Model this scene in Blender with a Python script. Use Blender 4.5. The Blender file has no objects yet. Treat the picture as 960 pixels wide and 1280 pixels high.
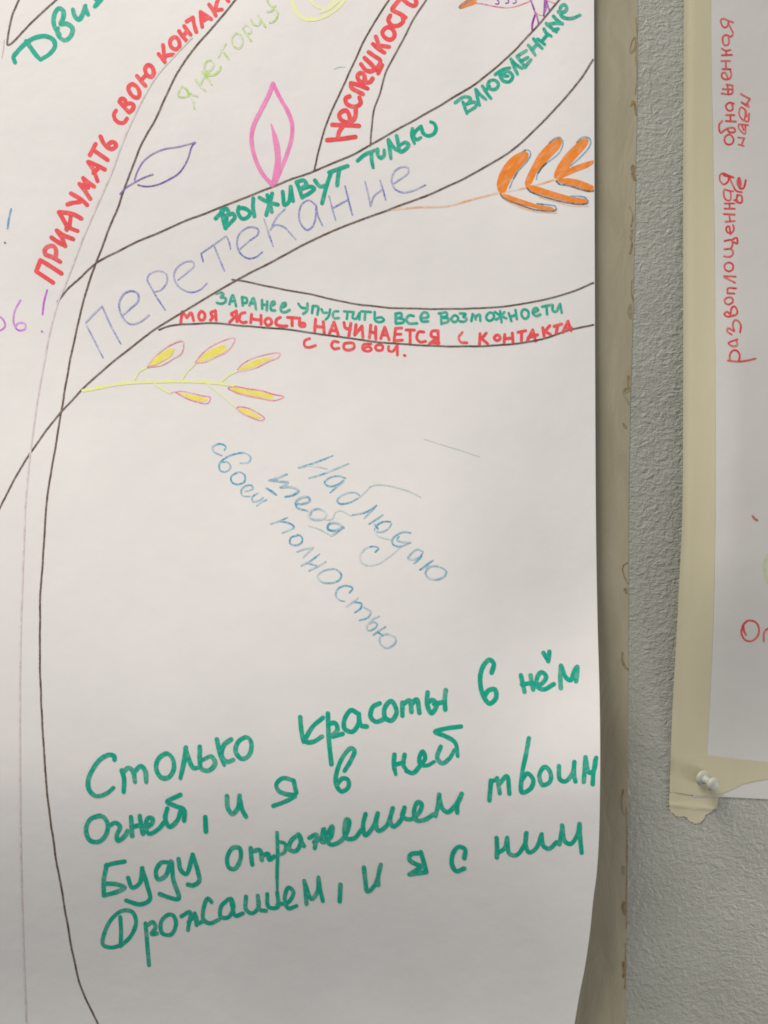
import bpy, bmesh, math, random
from mathutils import Vector, noise as mnoise
random.seed(7)
S = bpy.context.scene
COL = S.collection

# ------------------------------------------------------------------ camera
D = 0.62                    # camera distance from the wall (m)
K = 0.000625                # metres of wall per unit of the layout grid
cd = bpy.data.cameras.new('camera')
cam = bpy.data.objects.new('camera', cd); COL.objects.link(cam)
cam.location = (0, -D, 0); cam.rotation_euler = (math.pi/2, 0, 0)
cd.sensor_fit = 'VERTICAL'
cd.angle = 2*math.atan(640*K/D)
cd.clip_start = 0.01; cd.clip_end = 50
S.camera = cam

# ------------------------------------------------------------------ light
w = bpy.data.worlds.new('World'); S.world = w; w.use_nodes = True
bg = w.node_tree.nodes['Background']
bg.inputs[0].default_value = (0.93, 0.97, 1.0, 1); bg.inputs[1].default_value = 0.30

def area(name, loc, target, sx, sy, power, col):
    l = bpy.data.lights.new(name, 'AREA'); l.shape = 'RECTANGLE'; l.size = sx; l.size_y = sy
    l.energy = power; l.color = col
    o = bpy.data.objects.new(name, l); COL.objects.link(o)
    o.location = loc
    o.rotation_euler = (Vector(target)-Vector(loc)).to_track_quat('-Z', 'Y').to_euler()
    return o
area('window_light', (-1.1, -1.0, 2.1), (0.0, 0, 0.0), 1.2, 1.2, 77, (1.0, 0.985, 0.95))
area('wall_fill_light', (0.82, -0.17, -0.44), (0.30, 0, -0.42), 0.22, 0.22, 1.9, (1.0, 0.99, 0.97))  # unseen fill lamp, added to brighten the lower right wall

S.view_settings.view_transform = 'Standard'; S.view_settings.look = 'None'
S.cycles.filter_width = 1.75
S.view_settings.exposure = 0.0; S.view_settings.gamma = 1.0

# ------------------------------------------------------------------ helpers
def lin(c):
    f = lambda v: v/12.92 if v <= 0.04045 else ((v+0.055)/1.055)**2.4
    return tuple(f(v/255) for v in c)

def sm(a, b, x):
    t = min(1, max(0, (x-a)/(b-a))); return t*t*(3-2*t)

def link(o, parent=None, label=None, cat=None, group=None, kind=None):
    COL.objects.link(o)
    if parent: o.parent = parent
    if label: o['label'] = label
    if cat: o['category'] = cat
    if group: o['group'] = group
    if kind: o['kind'] = kind
    return o

def mesh_obj(name, verts, faces, mat, parent=None, smooth=True, **kw):
    me = bpy.data.meshes.new(name); me.from_pydata(verts, [], faces); me.update()
    me.materials.append(mat)
    if smooth: me.polygons.foreach_set('use_smooth', [True]*len(me.polygons))
    return link(bpy.data.objects.new(name, me), parent, **kw)

def empty(name, loc=(0, 0, 0), **kw):
    o = bpy.data.objects.new(name, None); o.location = loc; o.empty_display_size = 0.02
    return link(o, **kw)

# ------------------------------------------------------------------ materials
def new_mat(name):
    m = bpy.data.materials.new(name); m.use_nodes = True
    nt = m.node_tree
    return m, nt, nt.nodes['Principled BSDF']

def node(nt, t, **kw):
    n = nt.nodes.new(t)
    for k, v in kw.items(): setattr(n, k, v)
    return n

def coords(nt):
    return node(nt, 'ShaderNodeTexCoord').outputs['Object']

def noise_n(nt, co, scale, detail=4, rough=0.55, dist=0):
    n = node(nt, 'ShaderNodeTexNoise')
    n.inputs['Scale'].default_value = scale; n.inputs['Detail'].default_value = detail
    n.inputs['Roughness'].default_value = rough; n.inputs['Distortion'].default_value = dist
    nt.links.new(co, n.inputs['Vector']); return n

def ramp(nt, src, stops):
    r = node(nt, 'ShaderNodeValToRGB')
    e = r.color_ramp.elements
    while len(e) < len(stops): e.new(0.5)
    for el, (p, c) in zip(e, stops): el.position = p; el.color = (*c, 1)
    nt.links.new(src, r.inputs[0]); return r

def paper_mat(name, c, var=0.04):
    m, nt, b = new_mat(name)
    co = coords(nt)
    n = noise_n(nt, co, 11, 7, 0.62)
    lo = tuple(v*(1-var) for v in c); hi = tuple(min(1, v*(1+var*0.6)) for v in c)
    r = ramp(nt, n.outputs['Fac'], [(0.3, lo), (0.7, hi)])
    nt.links.new(r.outputs[0], b.inputs['Base Color'])
    b.inputs['Roughness'].default_value = 0.75; b.inputs['Specular IOR Level'].default_value = 0.25
    f = noise_n(nt, co, 900, 3, 0.6); g = noise_n(nt, co, 28, 3)
    bp = node(nt, 'ShaderNodeBump'); bp.inputs['Distance'].default_value = 0.00012; bp.inputs['Strength'].default_value = 0.5
    nt.links.new(f.outputs['Fac'], bp.inputs['Height'])
    b2 = node(nt, 'ShaderNodeBump'); b2.inputs['Distance'].default_value = 0.0011; b2.inputs['Strength'].default_value = 0.5
    nt.links.new(g.outputs['Fac'], b2.inputs['Height']); nt.links.new(bp.outputs[0], b2.inputs['Normal'])
    nt.links.new(b2.outputs[0], b.inputs['Normal'])
    return m

PAPER = (0.86, 0.800, 0.757)
PAPER2 = (0.61, 0.57, 0.53)
def ink_mat(name, rgb, alpha=0.9, grain=0.0, scale=700, gain=1.15, under=PAPER):
    """ink or pencil: pigment density follows the pen's pressure and the paper's tooth"""
    m, nt, b = new_mat(name)
    co = coords(nt)
    c = tuple(min(0.97, v*gain) for v in lin(rgb))
    n = noise_n(nt, co, 160, 3)
    r = ramp(nt, n.outputs['Fac'], [(0.3, tuple(v*0.9 for v in c)), (0.7, tuple(min(1, v*1.08) for v in c))])
    g = noise_n(nt, co, scale, 2, 0.6)
    mr = node(nt, 'ShaderNodeMapRange')
    mr.inputs['From Min'].default_value = 0.35; mr.inputs['From Max'].default_value = 0.62
    mr.inputs['To Min'].default_value = alpha*(1-grain); mr.inputs['To Max'].default_value = alpha
    nt.links.new(g.outputs['Fac'], mr.inputs['Value'])
    at = node(nt, 'ShaderNodeAttribute', attribute_name='press')
    mu = node(nt, 'ShaderNodeMath', operation='MULTIPLY', use_clamp=True)
    nt.links.new(mr.outputs[0], mu.inputs[0]); nt.links.new(at.outputs['Fac'], mu.inputs[1])
    mx = node(nt, 'ShaderNodeMix', data_type='RGBA')
    mx.inputs[6].default_value = (*under, 1)
    nt.links.new(mu.outputs[0], mx.inputs[0]); nt.links.new(r.outputs[0], mx.inputs[7])
    nt.links.new(mx.outputs[2], b.inputs['Base Color'])
    b.inputs['Roughness'].default_value = 0.6; b.inputs['Specular IOR Level'].default_value = 0.2
    return m

def wall_mat():
    m, nt, b = new_mat('wallpaper')
    co = coords(nt)
    n = noise_n(nt, co, 14, 6, 0.6)
    r = ramp(nt, n.outputs['Fac'], [(0.3, (0.36, 0.348, 0.292)), (0.7, (0.415, 0.402, 0.342))])
    nt.links.new(r.outputs[0], b.inputs['Base Color'])
    b.inputs['Roughness'].default_value = 0.42; b.inputs['Specular IOR Level'].default_value = 0.5
    # crinkled relief: wandering ridges a few millimetres wide over a finer grain
    mp = node(nt, 'ShaderNodeMapping'); mp.inputs['Rotation'].default_value = (0, 0.7, 0); mp.inputs['Scale'].default_value = (1, 1, 1.7)
    nt.links.new(co, mp.inputs['Vector'])
    f = noise_n(nt, mp.outputs[0], 100, 3, 0.55, 1.0)
    ab = node(nt, 'ShaderNodeMath', operation='SUBTRACT'); ab.inputs[1].default_value = 0.5
    nt.links.new(f.outputs['Fac'], ab.inputs[0])
    a2 = node(nt, 'ShaderNodeMath', operation='ABSOLUTE'); nt.links.new(ab.outputs[0], a2.inputs[0])
    g = noise_n(nt, co, 215, 4, 0.55, 0.5)
    mx = node(nt, 'ShaderNodeMath', operation='MULTIPLY_ADD'); mx.inputs[1].default_value = 0.75
    nt.links.new(g.outputs['Fac'], mx.inputs[0]); nt.links.new(a2.outputs[0], mx.inputs[2])
    bp = node(nt, 'ShaderNodeBump'); bp.inputs['Distance'].default_value = 0.0042; bp.inputs['Strength'].default_value = 0.5
    nt.links.new(mx.outputs[0], bp.inputs['Height']); nt.links.new(bp.outputs[0], b.inputs['Normal'])
    return m

def tape_mat(name, lo, hi, rough, streak=True, stretch=(42, 42, 11)):
    m, nt, b = new_mat(name)
    co = coords(nt)
    mp = node(nt, 'ShaderNodeMapping'); mp.inputs['Rotation'].default_value = (0, 0.6 if streak else 0, 0)
    mp.inputs['Scale'].default_value = stretch
    nt.links.new(co, mp.inputs['Vector'])
    n = noise_n(nt, mp.outputs[0], 1.0, 5, 0.6, 0.8)
    r = ramp(nt, n.outputs['Fac'], [(0.28, lo), (0.72, hi)])
    nt.links.new(r.outputs[0], b.inputs['Base Color'])
    b.inputs['Roughness'].default_value = rough; b.inputs['Specular IOR Level'].default_value = 0.35
    f = noise_n(nt, co, 600, 3)
    bp = node(nt, 'ShaderNodeBump'); bp.inputs['Distance'].default_value = 0.0002; bp.inputs['Strength'].default_value = 0.4
    nt.links.new(f.outputs['Fac'], bp.inputs['Height'])
    b2 = node(nt, 'ShaderNodeBump'); b2.inputs['Distance'].default_value = 0.004; b2.inputs['Strength'].default_value = 0.28 if streak else 0.06
    nt.links.new(n.outputs['Fac'], b2.inputs['Height']); nt.links.new(bp.outputs[0], b2.inputs['Normal'])
    nt.links.new(b2.outputs[0], b.inputs['Normal'])
    return m

def plain_mat(name, c, rough=0.4):
    m, nt, b = new_mat(name)
    co = coords(nt); n = noise_n(nt, co, 200, 3)
    r = ramp(nt, n.outputs['Fac'], [(0.3, tuple(v*0.93 for v in c)), (0.7, c)])
    nt.links.new(r.outputs[0], b.inputs['Base Color']); b.inputs['Roughness'].default_value = rough
    return m

M = {
 'wall': wall_mat(),
 'paper': paper_mat('white_poster_paper', PAPER),
 'paper2': paper_mat('greyish_poster_paper', PAPER2),
 'clear': tape_mat('yellowed_clear_tape', (0.335, 0.288, 0.19), (0.43, 0.375, 0.26), 0.4),
 'mask': tape_mat('cream_masking_tape', (0.535, 0.475, 0.315), (0.57, 0.505, 0.34), 0.65, False, (40, 40, 9)),
 'stain': ink_mat('brown_glue', (124, 94, 50), 0.9, 0.6, 400, 1.25, (0.335, 0.30, 0.21)),
 'pin': plain_mat('white_pin_plastic', (0.45, 0.445, 0.37), 0.5),
 'steel': plain_mat('pin_steel', (0.5, 0.5, 0.5), 0.3),
 'green': ink_mat('green_marker', (18, 148, 122), 1.1, 0.14, 420, 1.4),
 'green2': ink_mat('thin_green_marker', (24, 154, 130), 1.08, 0.18, 500, 1.3),
 'red': ink_mat('red_marker', (226, 78, 80), 1.08, 0.12, 450, 1.2),
 'red2': ink_mat('red_felt_pen', (186, 52, 52), 1.05, 0.2, 700, 1.35, PAPER2),
 'line': ink_mat('brown_liner', (88, 64, 48), 1.03, 0.18, 800, 1.2),
 'pale': ink_mat('faint_pencil', (190, 150, 156), 0.6, 0.6, 350),
 'bluep': ink_mat('blue_pencil', (98, 108, 182), 0.92, 0.45, 700),
 'teal': ink_mat('teal_pencil', (66, 154, 182), 0.95, 0.45, 600),
 'tealf': ink_mat('faint_teal_pencil', (110, 165, 172), 0.5, 0.6, 600),
 'lime': ink_mat('lime_pencil', (160, 196, 60), 0.9, 0.7, 450, 1.25),
 'lemon': ink_mat('lemon_pencil', (252, 232, 120), 0.8, 0.5, 450, 1.2),
 'yellow': ink_mat('yellow_pencil', (255, 230, 90), 0.9, 0.5, 450, 1.25),
 'yellowo': ink_mat('orange_yellow_pencil', (255, 212, 52), 1.0, 0.25, 350, 1.2),
 'pink': ink_mat('pink_marker', (255, 120, 172), 0.98, 0.1, 600, 1.25),
 'pinkp': ink_mat('pink_pencil', (228, 84, 120), 0.9, 0.45, 700),
 'orange': ink_mat('orange_marker', (255, 128, 36), 1.08, 0.12, 300, 1.2),
 'orangep': ink_mat('orange_pencil', (255, 146, 72), 0.85, 0.45, 500, 1.25),
 'purple': ink_mat('purple_liner', (112, 72, 166), 0.98, 0.3),
 'violet': ink_mat('violet_felt_pen', (146, 40, 156), 1.05, 0.2),
 'magenta': ink_mat('magenta_liner', (190, 84, 206), 1.05, 0.3),
 'cyan': ink_mat('blue_liner', (30, 140, 180), 0.9, 0.3),
 'lime2': ink_mat('lime_pencil_on_grey', (160, 190, 80), 0.8, 0.6, 450, 1.2, PAPER2),
 'rust2': ink_mat('rust_pen_on_grey', (150, 78, 40), 0.95, 0.3, 700, 1.5, PAPER2),
 'dark': ink_mat('dark_liner', (62, 56, 50), 0.9, 0.3),
 'rust': ink_mat('rust_pen', (150, 78, 40), 0.9, 0.3, 700, 1.5),
}

# ------------------------------------------------------------------ the sheets' shapes
def H_big(px, py):
    """how far the big sheet stands off the wall: it bellies out low down and tucks back in"""
    h = 0.0022
    t = min(1, max(0, (py-925)/510)); t = t*t*t*(t*(6*t-15)+10)
    h += 0.046*sm(330, 1000, py)*(1-t)*(1-0.62*sm(540, 745, px)*(1-sm(720, 1000, py)))
    h += 0.004*sm(590, 745, px)*(1-sm(350, 800, py))
    h += 0.0016*math.sin(px*0.011+py*0.004)*sm(100, 700, py)
    h += 0.0007*math.sin(px*0.006-py*0.009+1.0)
    h += 0.007*sm(640, 745, px)*sm(1020, 1300, py)
    return max(h, 0.0008)

def H_small(px, py):
    """the small sheet and its tape belly off the wall half way down and lie flat again at the pin"""
    a = 0.023*sm(100, 640, py)*(1-sm(690, 972, py))
    return 0.0012 + 0.0003*math.sin(py*0.008+px*0.01) + a*(0.45+0.55*sm(848, 930, px)) + 0.003*sm(930, 1250, px)

def on(Hf):
    def P(px, py, lift=0.0):
        h = Hf(px, py); f = (D-h)/D
        return ((px-480)*K*f, -h-lift, (640-py)*K*f)
    return P
P_big, P_small = on(H_big), on(H_small)

def edge(pts, y):
    """x of a hand-measured edge at height y (pts sorted by y), smooth"""
    for i in range(len(pts)-1):
        (x0, y0), (x1, y1) = pts[i], pts[i+1]
        if y <= y1 or i == len(pts)-2:
            t = (y-y0)/(y1-y0)
            xm = pts[i-1] if i > 0 else (2*x0-x1, 2*y0-y1)
            xp = pts[i+2] if i+2 < len(pts) else (2*x1-x0, 2*y1-y0)
            m0 = (x1-xm[0])/(y1-xm[1]); m1 = (xp[0]-x0)/(xp[1]-y0); h = y1-y0
            t2, t3 = t*t, t*t*t
            return (2*t3-3*t2+1)*x0+(t3-2*t2+t)*h*m0+(-2*t3+3*t2)*x1+(t3-t2)*h*m1

def solid(o, thick):
    sd = o.modifiers.new('thickness', 'SOLIDIFY'); sd.thickness = thick; sd.offset = -1
    es = o.modifiers.new('crisp_rim', 'EDGE_SPLIT'); es.split_angle = math.radians(40)

def strip(name, lf, rf, y0, y1, dy, nx, P, mat, thick, parent=None, off=0.0, jit=0.0, **kw):
    """a sheet between a left and a right edge function"""
    vs, fs = [], []
    ny = int(round((y1-y0)/dy))
    for j in range(ny+1):
        y = y0+(y1-y0)*j/ny
        a, b = lf(y), rf(y)
        for i in range(nx+1):
            x = a+(b-a)*i/nx
            vs.append(P(x, y, off))
    for j in range(ny):
        for i in range(nx):
            k = j*(nx+1)+i
            fs.append((k, k+nx+1, k+nx+2, k+1))
    o = mesh_obj(name, vs, fs, mat, parent, **kw)
    solid(o, thick)
    return o

# ------------------------------------------------------------------ strokes
REG = {  # drawing frames: origin x, origin y, units per grid unit
 'A': (0, 0, 4), 'B': (200, 0, 4), 'C': (380, 0, 4), 'D': (560, 0, 4), 'E': (0, 220, 4), 'F': (200, 180, 4),
 'G': (380, 160, 4), 'Q': (80, 380, 3), 'R': (240, 530, 4.8), 'S': (400, 540, 4.3636), 'T': (320, 640, 4.3636),
 'U': (90, 860, 3.6923), 'V': (340, 820, 3.6923), 'W': (540, 790, 3.6923), 'X': (100, 1020, 3.6923),
 'Y': (340, 980, 3.6923), 'Z': (540, 960, 3.6923), 'b': (210, 355, 6), 'c': (350, 365, 6), 'd': (490, 365, 6),
 'e': (600, 350, 6), 'f': (880, 10, 10.66), 'g': (880, 110, 10.66), 'h': (880, 200, 9.85), 'i': (880, 320, 8.533),
 'j': (30, 220, 8), 'k': (90, 100, 8), 'l': (180, 0, 8), 'm': (560, 0, 4.8), 'n': (610, 160, 6.857),
 'o': (260, 190, 6.857), 'p': (560, 20, 5.333), 'q': (820, 920, 6.857), 'r': (200, 0, 4.8), 's': (400, 0, 6.737),
 't': (430, 140, 7.385), 'u': (900, 620, 6.4), 'v': (100, 870, 4.174), 'w': (120, 1090, 3.2), 'x': (270, 980, 3),
 'y': (370, 600, 4.8), '0': (0, 0, 1)}

def parse(txt):
    """'A:x,y x,y | x,y x,y | B: ...' -> list of point lists on the grid"""
    out, r = [], '0'
    for s in txt.split('|'):
        s = s.strip()
        if not s: continue
        if s[1:2] == ':': r = s[0]; s = s[2:]
        ox, oy, k = REG[r]
        out.append([(ox+float(a)/k, oy+float(b)/k) for a, b in (q.split(',') for q in s.split())])
    return out

def spline(p, step=1.6):
    """centripetal Catmull-Rom through the points, evenly stepped"""
    if len(p) == 1: p = [p[0], (p[0][0]+0.4, p[0][1]+0.4)]
    closed = len(p) > 3 and math.dist(p[0], p[-1]) < 0.01
    res = []
    n = len(p)
    for i in range(n-1):
        p1, p2 = Vector(p[i]), Vector(p[i+1])
        if (p2-p1).length < 1e-6: continue
        p0 = Vector(p[i-1]) if i > 0 else (Vector(p[-2]) if closed else p1*2-p2)
        p3 = Vector(p[i+2]) if i+2 < n else (Vector(p[1]) if closed else p2*2-p1)
        t0 = 0; t1 = t0+max(1e-4, (p1-p0).length)**0.5; t2 = t1+(p2-p1).length**0.5; t3 = t2+max(1e-4, (p3-p2).length)**0.5
        m = max(1, int((p2-p1).length/step+0.5))
        for q in range(m):
            t = t1+(t2-t1)*q/m
            a1 = p0*((t1-t)/(t1-t0))+p1*((t-t0)/(t1-t0)); a2 = p1*((t2-t)/(t2-t1))+p2*((t-t1)/(t2-t1))
            a3 = p2*((t3-t)/(t3-t2))+p3*((t-t2)/(t3-t2))
            b1 = a1*((t2-t)/(t2-t0))+a2*((t-t0)/(t2-t0)); b2 = a2*((t3-t)/(t3-t1))+a3*((t-t1)/(t3-t1))
            res.append(b1*((t2-t)/(t2-t1))+b2*((t-t1)/(t2-t1)))
    res.append(Vector(p[-1]))
    return res

LAY = [0]
BASE = 0.00006
def next_lift():
    LAY[0] += 1
    return BASE+(LAY[0] % 36)*3.5e-6

def ribbon(p, width, P, V, F, A, taper=(1.0, 1.0), jit=0.07, soft=0.2, wob=0.0):
    c = spline(p, 1.3 if width < 4 else 1.6)
    if wob:                                     # an unsteady hand
        ws = random.random()*50
        c = [q+Vector((mnoise.noise(Vector((i*0.045, ws, 0))), mnoise.noise(Vector((i*0.045, ws, 9)))))*wob
             + Vector((mnoise.noise(Vector((i*0.3, ws, 20))), mnoise.noise(Vector((i*0.3, ws, 29)))))*wob*0.22 for i, q in enumerate(c)]
    n = len(c); lift = next_lift(); sd = random.random()*100
    hw = []
    for i in range(n):
        t = i/max(1, n-1)
        f = taper[0]+(1-taper[0])*min(1, t/0.3) if t < 0.5 else taper[1]+(1-taper[1])*min(1, (1-t)/0.3)
        hw.append(width*0.5*f*(1+jit*mnoise.noise(Vector((i*0.22, sd, 0)))*1.6))
    tn = []
    for i in range(n):
        d = c[min(n-1, i+1)]-c[max(0, i-1)]
        tn.append(d.normalized() if d.length > 1e-9 else Vector((1, 0)))
    dl = 8e-6/max(1, n)
    base = len(V)
    p0 = 1-soft*random.uniform(0, 0.7)
    def put(x, y, i):
        V.append(P(x, y, lift+dl*i))
        A.append(max(0.1, min(1.15, p0+soft*1.3*mnoise.noise(Vector((i*0.11, sd+7, 0)))+(0.12*soft if i < 3 or i > n-4 else 0))))
    L, R = [], []
    for i in range(n):
        nx, ny = -tn[i].y*hw[i], tn[i].x*hw[i]
        put(c[i].x+nx, c[i].y+ny, i); L.append(len(V)-1)
        put(c[i].x-nx, c[i].y-ny, i); R.append(len(V)-1)
    for i in range(n-1):
        F.append((L[i], L[i+1], R[i+1], R[i]))
    for i, sg in ((0, -1), (n-1, 1)):          # round ends
        fan = []
        for q in range(1, 6):
            a = math.pi*q/6
            ca, sa = math.cos(a), math.sin(a)
            x = c[i].x+(-tn[i].y*ca+sg*tn[i].x*sa)*hw[i]; y = c[i].y+(tn[i].x*ca+sg*tn[i].y*sa)*hw[i]
            put(x, y, i); fan.append(len(V)-1)
        F.append([L[i]]+fan+[R[i]])

def face_front(V, F):
    out = []
    for f in F:
        a, b, c_ = (Vector(V[f[0]]), Vector(V[f[1]]), Vector(V[f[2]]))
        nrm = (b-a).cross(c_-a)
        out.append(tuple(f) if nrm.y < 0 else tuple(reversed(f)))
    return out

SOFT = {'green': 0.11, 'red': 0.1, 'green2': 0.14, 'pink': 0.1, 'line': 0.13, 'teal': 0.55, 'tealf': 0.6, 'bluep': 0.4, 'lime': 0.6,
        'lemon': 0.5, 'yellow': 0.45, 'pale': 0.6, 'pinkp': 0.45, 'orangep': 0.5, 'stain': 0.7}
def pressed(o, A):
    a = o.data.attributes.new('press', 'FLOAT', 'POINT'); a.data.foreach_set('value', A); return o

def draw(name, mat, width, txt, parent, P=None, label=None, taper=(1, 1), jit=0.07):
    V, F, A = [], [], []
    for s in parse(txt): ribbon(s, width, P or P_big, V, F, A, taper, jit, SOFT.get(mat, 0.25), 0.9 if mat == 'line' else 0.25)
    return pressed(mesh_obj(name, V, face_front(V, F), M[mat], parent, smooth=False, label=label), A)

def fill(name, mat, txt, parent, P=None, label=None, edge_jit=0.0):
    """coloured-in area: rows across the outline"""
    V, F, A = [], [], []
    for s in parse(txt):
        s = [tuple(q) for q in spline(s+[s[0]], 1.5)]
        lift = next_lift()
        ys = [q[1] for q in s]; y0, y1 = min(ys)+0.02, max(ys)-0.02
        nr = max(4, int((y1-y0)/1.1)); rows = []
        for j in range(nr+1):
            y = y0+(y1-y0)*j/nr; xs = []
            for a, b in zip(s, s[1:]):
                if (a[1]-y)*(b[1]-y) <= 0 and abs(a[1]-b[1]) > 1e-9:
                    xs.append(a[0]+(b[0]-a[0])*(y-a[1])/(b[1]-a[1]))
            if not xs: xs = [s[0][0]]
            e = edge_jit*random.uniform(-1, 1)
            rows.append((min(xs)+e, max(xs)+e, y))
        nc = max(3, int(max(b-a for a, b, _ in rows)/1.5)); k0 = len(V)
        for a, b, y in rows:
            for i in range(nc+1):
                x = a+(b-a)*i/nc
                V.append(P_(P)(x, y, lift))
                A.append(0.93+0.22*mnoise.noise(Vector(((x+y)*0.5, (x-y)*0.07, lift*1e5))))
        for j in range(nr):
            for i in range(nc):
                k = k0+j*(nc+1)+i
                F.append((k, k+1, k+nc+2, k+nc+1))
    return pressed(mesh_obj(name, V, face_front(V, F), M[mat], parent, smooth=False, label=label), A)

def P_(P): return P or P_big

# ================================================================== wall
mesh_obj('wall', [(-1.6, 0, -1.2), (1.6, 0, -1.2), (1.6, 0, 1.3), (-1.6, 0, 1.3)], [(0, 1, 2, 3)], M['wall'],
         smooth=False, label='grey wall with rough crinkled wallpaper', kind='structure')

# ================================================================== yellowed clear tape
flat = on(lambda x, y: 0.0004)
TE = [(797, -120), (797, 75), (795, 200), (793, 300), (791, 400), (788, 500), (786, 620), (785.5, 760), (785, 900),
      (785, 1000), (784, 1100), (783, 1200), (782, 1280), (780, 1440)]
tape = empty('adhesive_tape', (0.185, 0, 0), cat='tape',
             label='wide yellowed clear tape with brown glue stains running down the wall beside the big poster')
def tchild(o):
    o.parent = tape; o.matrix_parent_inverse = tape.matrix_basis.inverted(); return o
tchild(strip('tape_band', lambda y: edge(TE, y)-78, lambda y: edge(TE, y)+0.5*mnoise.noise(Vector((y*0.12, 3, 0))), -110, 1420, 4, 6, flat, M['clear'], 0.0002))
stains = [
 (1.6, '0:795,22 796,40 795,70 796,95 794,118'), (2.0, '0:788,66 790,52 794,47 793,62 788,66'),
 (3.2, '0:789,133 792,127 794,136 795,143'), (4.5, '0:790,212 792,207 791,219 793,224'),
 (3.0, '0:790,288 789,298 790,306 788,317'), (2.0, '0:787,258 791,270 789,283'),
 (4.0, '0:788,382 787,390 788,397'), (1.6, '0:790,350 789,362 791,375'),
 (2.6, '0:786,470 785,480 787,488'), (1.8, '0:779,492 783,485 785,489 780,493 784,500 786,506'),
 (3.6, '0:779,530 782,534'), (1.8, '0:778,712 780,706 785,703 | 0:778,712 781,722 785,729'), (4.2, '0:782,737 783,741'),
 (2.8, '0:778,816 778,826 781,833 785,837'), (2.4, '0:779,988 777,1000 778,1012 780,1018'), (3.2, '0:779,1084 779,1093'),
 (3.8, '0:780,1128 779,1135 781,1142'), (3.0, '0:779,1203 780,1213 779,1222'), (1.6, '0:782,1180 782,1200 781,1236'),
 (1.5, '0:783,1010 784,1060 783,1120 783,1160')]
for wd, t in stains:
    tchild(draw('glue_stain', 'stain', wd, t, None, flat, jit=0.5))

# ================================================================== big poster
RE = [(742, -140), (742.5, 0), (743, 200), (744, 480), (745, 660), (747, 780), (749, 850), (750, 900), (750.2, 960),
      (749, 1040), (746, 1090), (741.5, 1125), (737.5, 1165), (731, 1210), (725, 1240), (718, 1280), (706, 1340), (700, 1400)]
big = empty('paper_poster', (0, 0, 0), cat='poster',
            label='big white paper poster covered in coloured felt pen writing, leaves and brown branches')
strip('sheet', lambda y: -330, lambda y: edge(RE, y), -130, 1380, 6, 180, P_big, M['paper'], 0.00025, big)

def word(mat, width, txt, label, parent=None, P=None, taper=(1, 1)):
    return draw('handwritten_word', mat, width, txt, parent or big, P, label, taper)

# ---- trunk and branches
draw('branch_line', 'line', 2.43, '0:313,-22 295,0 282,15 260,41 234,72 220,94 210,114 200,137 175,185 155,237 147,260 132,297 119,330 110,357 100,395 86,460 77,512 67,572 60,617 55,680 50,760 50.5,850 53,910 58,980 68,1060 80,1130 100,1229 122,1279 140,1320', big, label='long brown trunk line curving down the left side')
draw('branch_line', 'line', 2.34, '0:72,377 85,361 100,347.5 119,330 150,312.5 175,301 240,273 275,259.5 340,233.7 392.5,213.7 440,193.7 462.5,181.5 500,160 560,126 597,102.5 635,71 665,40 697,2 714,-20', big, label='brown line above the green words')
draw('branch_line', 'line', 2.34, '0:-30,690 0,634 25,587 52,546 75,517 107,483 131,461 157,440 195,411 240,383 297,350 340,327 387,302 440,279 487,262 547,239 592,217 620,201 642,186 670,161 702,127 725,100 741,75', big, label='brown line below the blue word')
draw('branch_line', 'line', 2.16, '0:290,349.5 300,351 340,359 380,366.5 440,379 487,384.5 550,386 620,384 665,378 710,366 741.5,353.5', big, label='brown line above the small green sentence')
draw('branch_line', 'line', 2.25, '0:199,412 210,408 235,405 260,404 293,406 370,413.5 460,426 530,432 575,433 620,432 655,428 690,420 720,410 741.5,406', big, label='brown line below the small red sentence')
draw('branch_line', 'line', 2.16, '0:500,-22 486,0 457,47 435,95 410,150 399,185 392.5,214', big)
draw('branch_line', 'line', 2.07, '0:546,-22 532.5,0 515,27 500,57 484,87 475,115 467,140 464,165 463,182', big)
draw('branch_line', 'line', 2.25, '0:30,-20 24,0 15,22 9.5,50 9.5,56 15,54 42,26 70,0 88,-18', big, label='brown wedge in the upper left corner')
draw('pencil_line', 'pale', 2.0, '0:240,47 218,70 200,90 185,112 165,151 152,181 140,215 125,249 105,295 89,337 80,360 72,380 62,417 56,450 47,500 37,575 32,630 30,680 26,800 25,950 27,1100 30,1200 34,1300', big, label='faint reddish pencil line beside the trunk')
draw('pencil_line', 'pale', 1.5, '0:2,72 4,62 5,50', big)

# ---- drawings
draw('leaf_drawing', 'purple', 1.9, '0:150,242.5 157,235 170,227 180,222 191,218 | 0:168,225 172.5,212.5 180,201 191,192.5 205,186.5 225,183 244,178 | 0:244,178 240,182.5 234,200 224,216 212,224 197.5,230.6 182.5,233 172.5,231', big, label='purple outlined leaf')
pk = draw('leaf_drawing', 'pink', 5.2, 'B:565,418 545,470 500,560 467,630 457,700 475,790 510,865 562,926 | 565,418 600,490 640,560 660,620 658,690 635,770 605,845 572,922', big, label='pink outlined leaf')
draw('leaf_vein', 'pink', 7.5, 'B:557,622 570,670 585,740 590,800 582,860 568,922', pk, taper=(0.3, 1))

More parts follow.
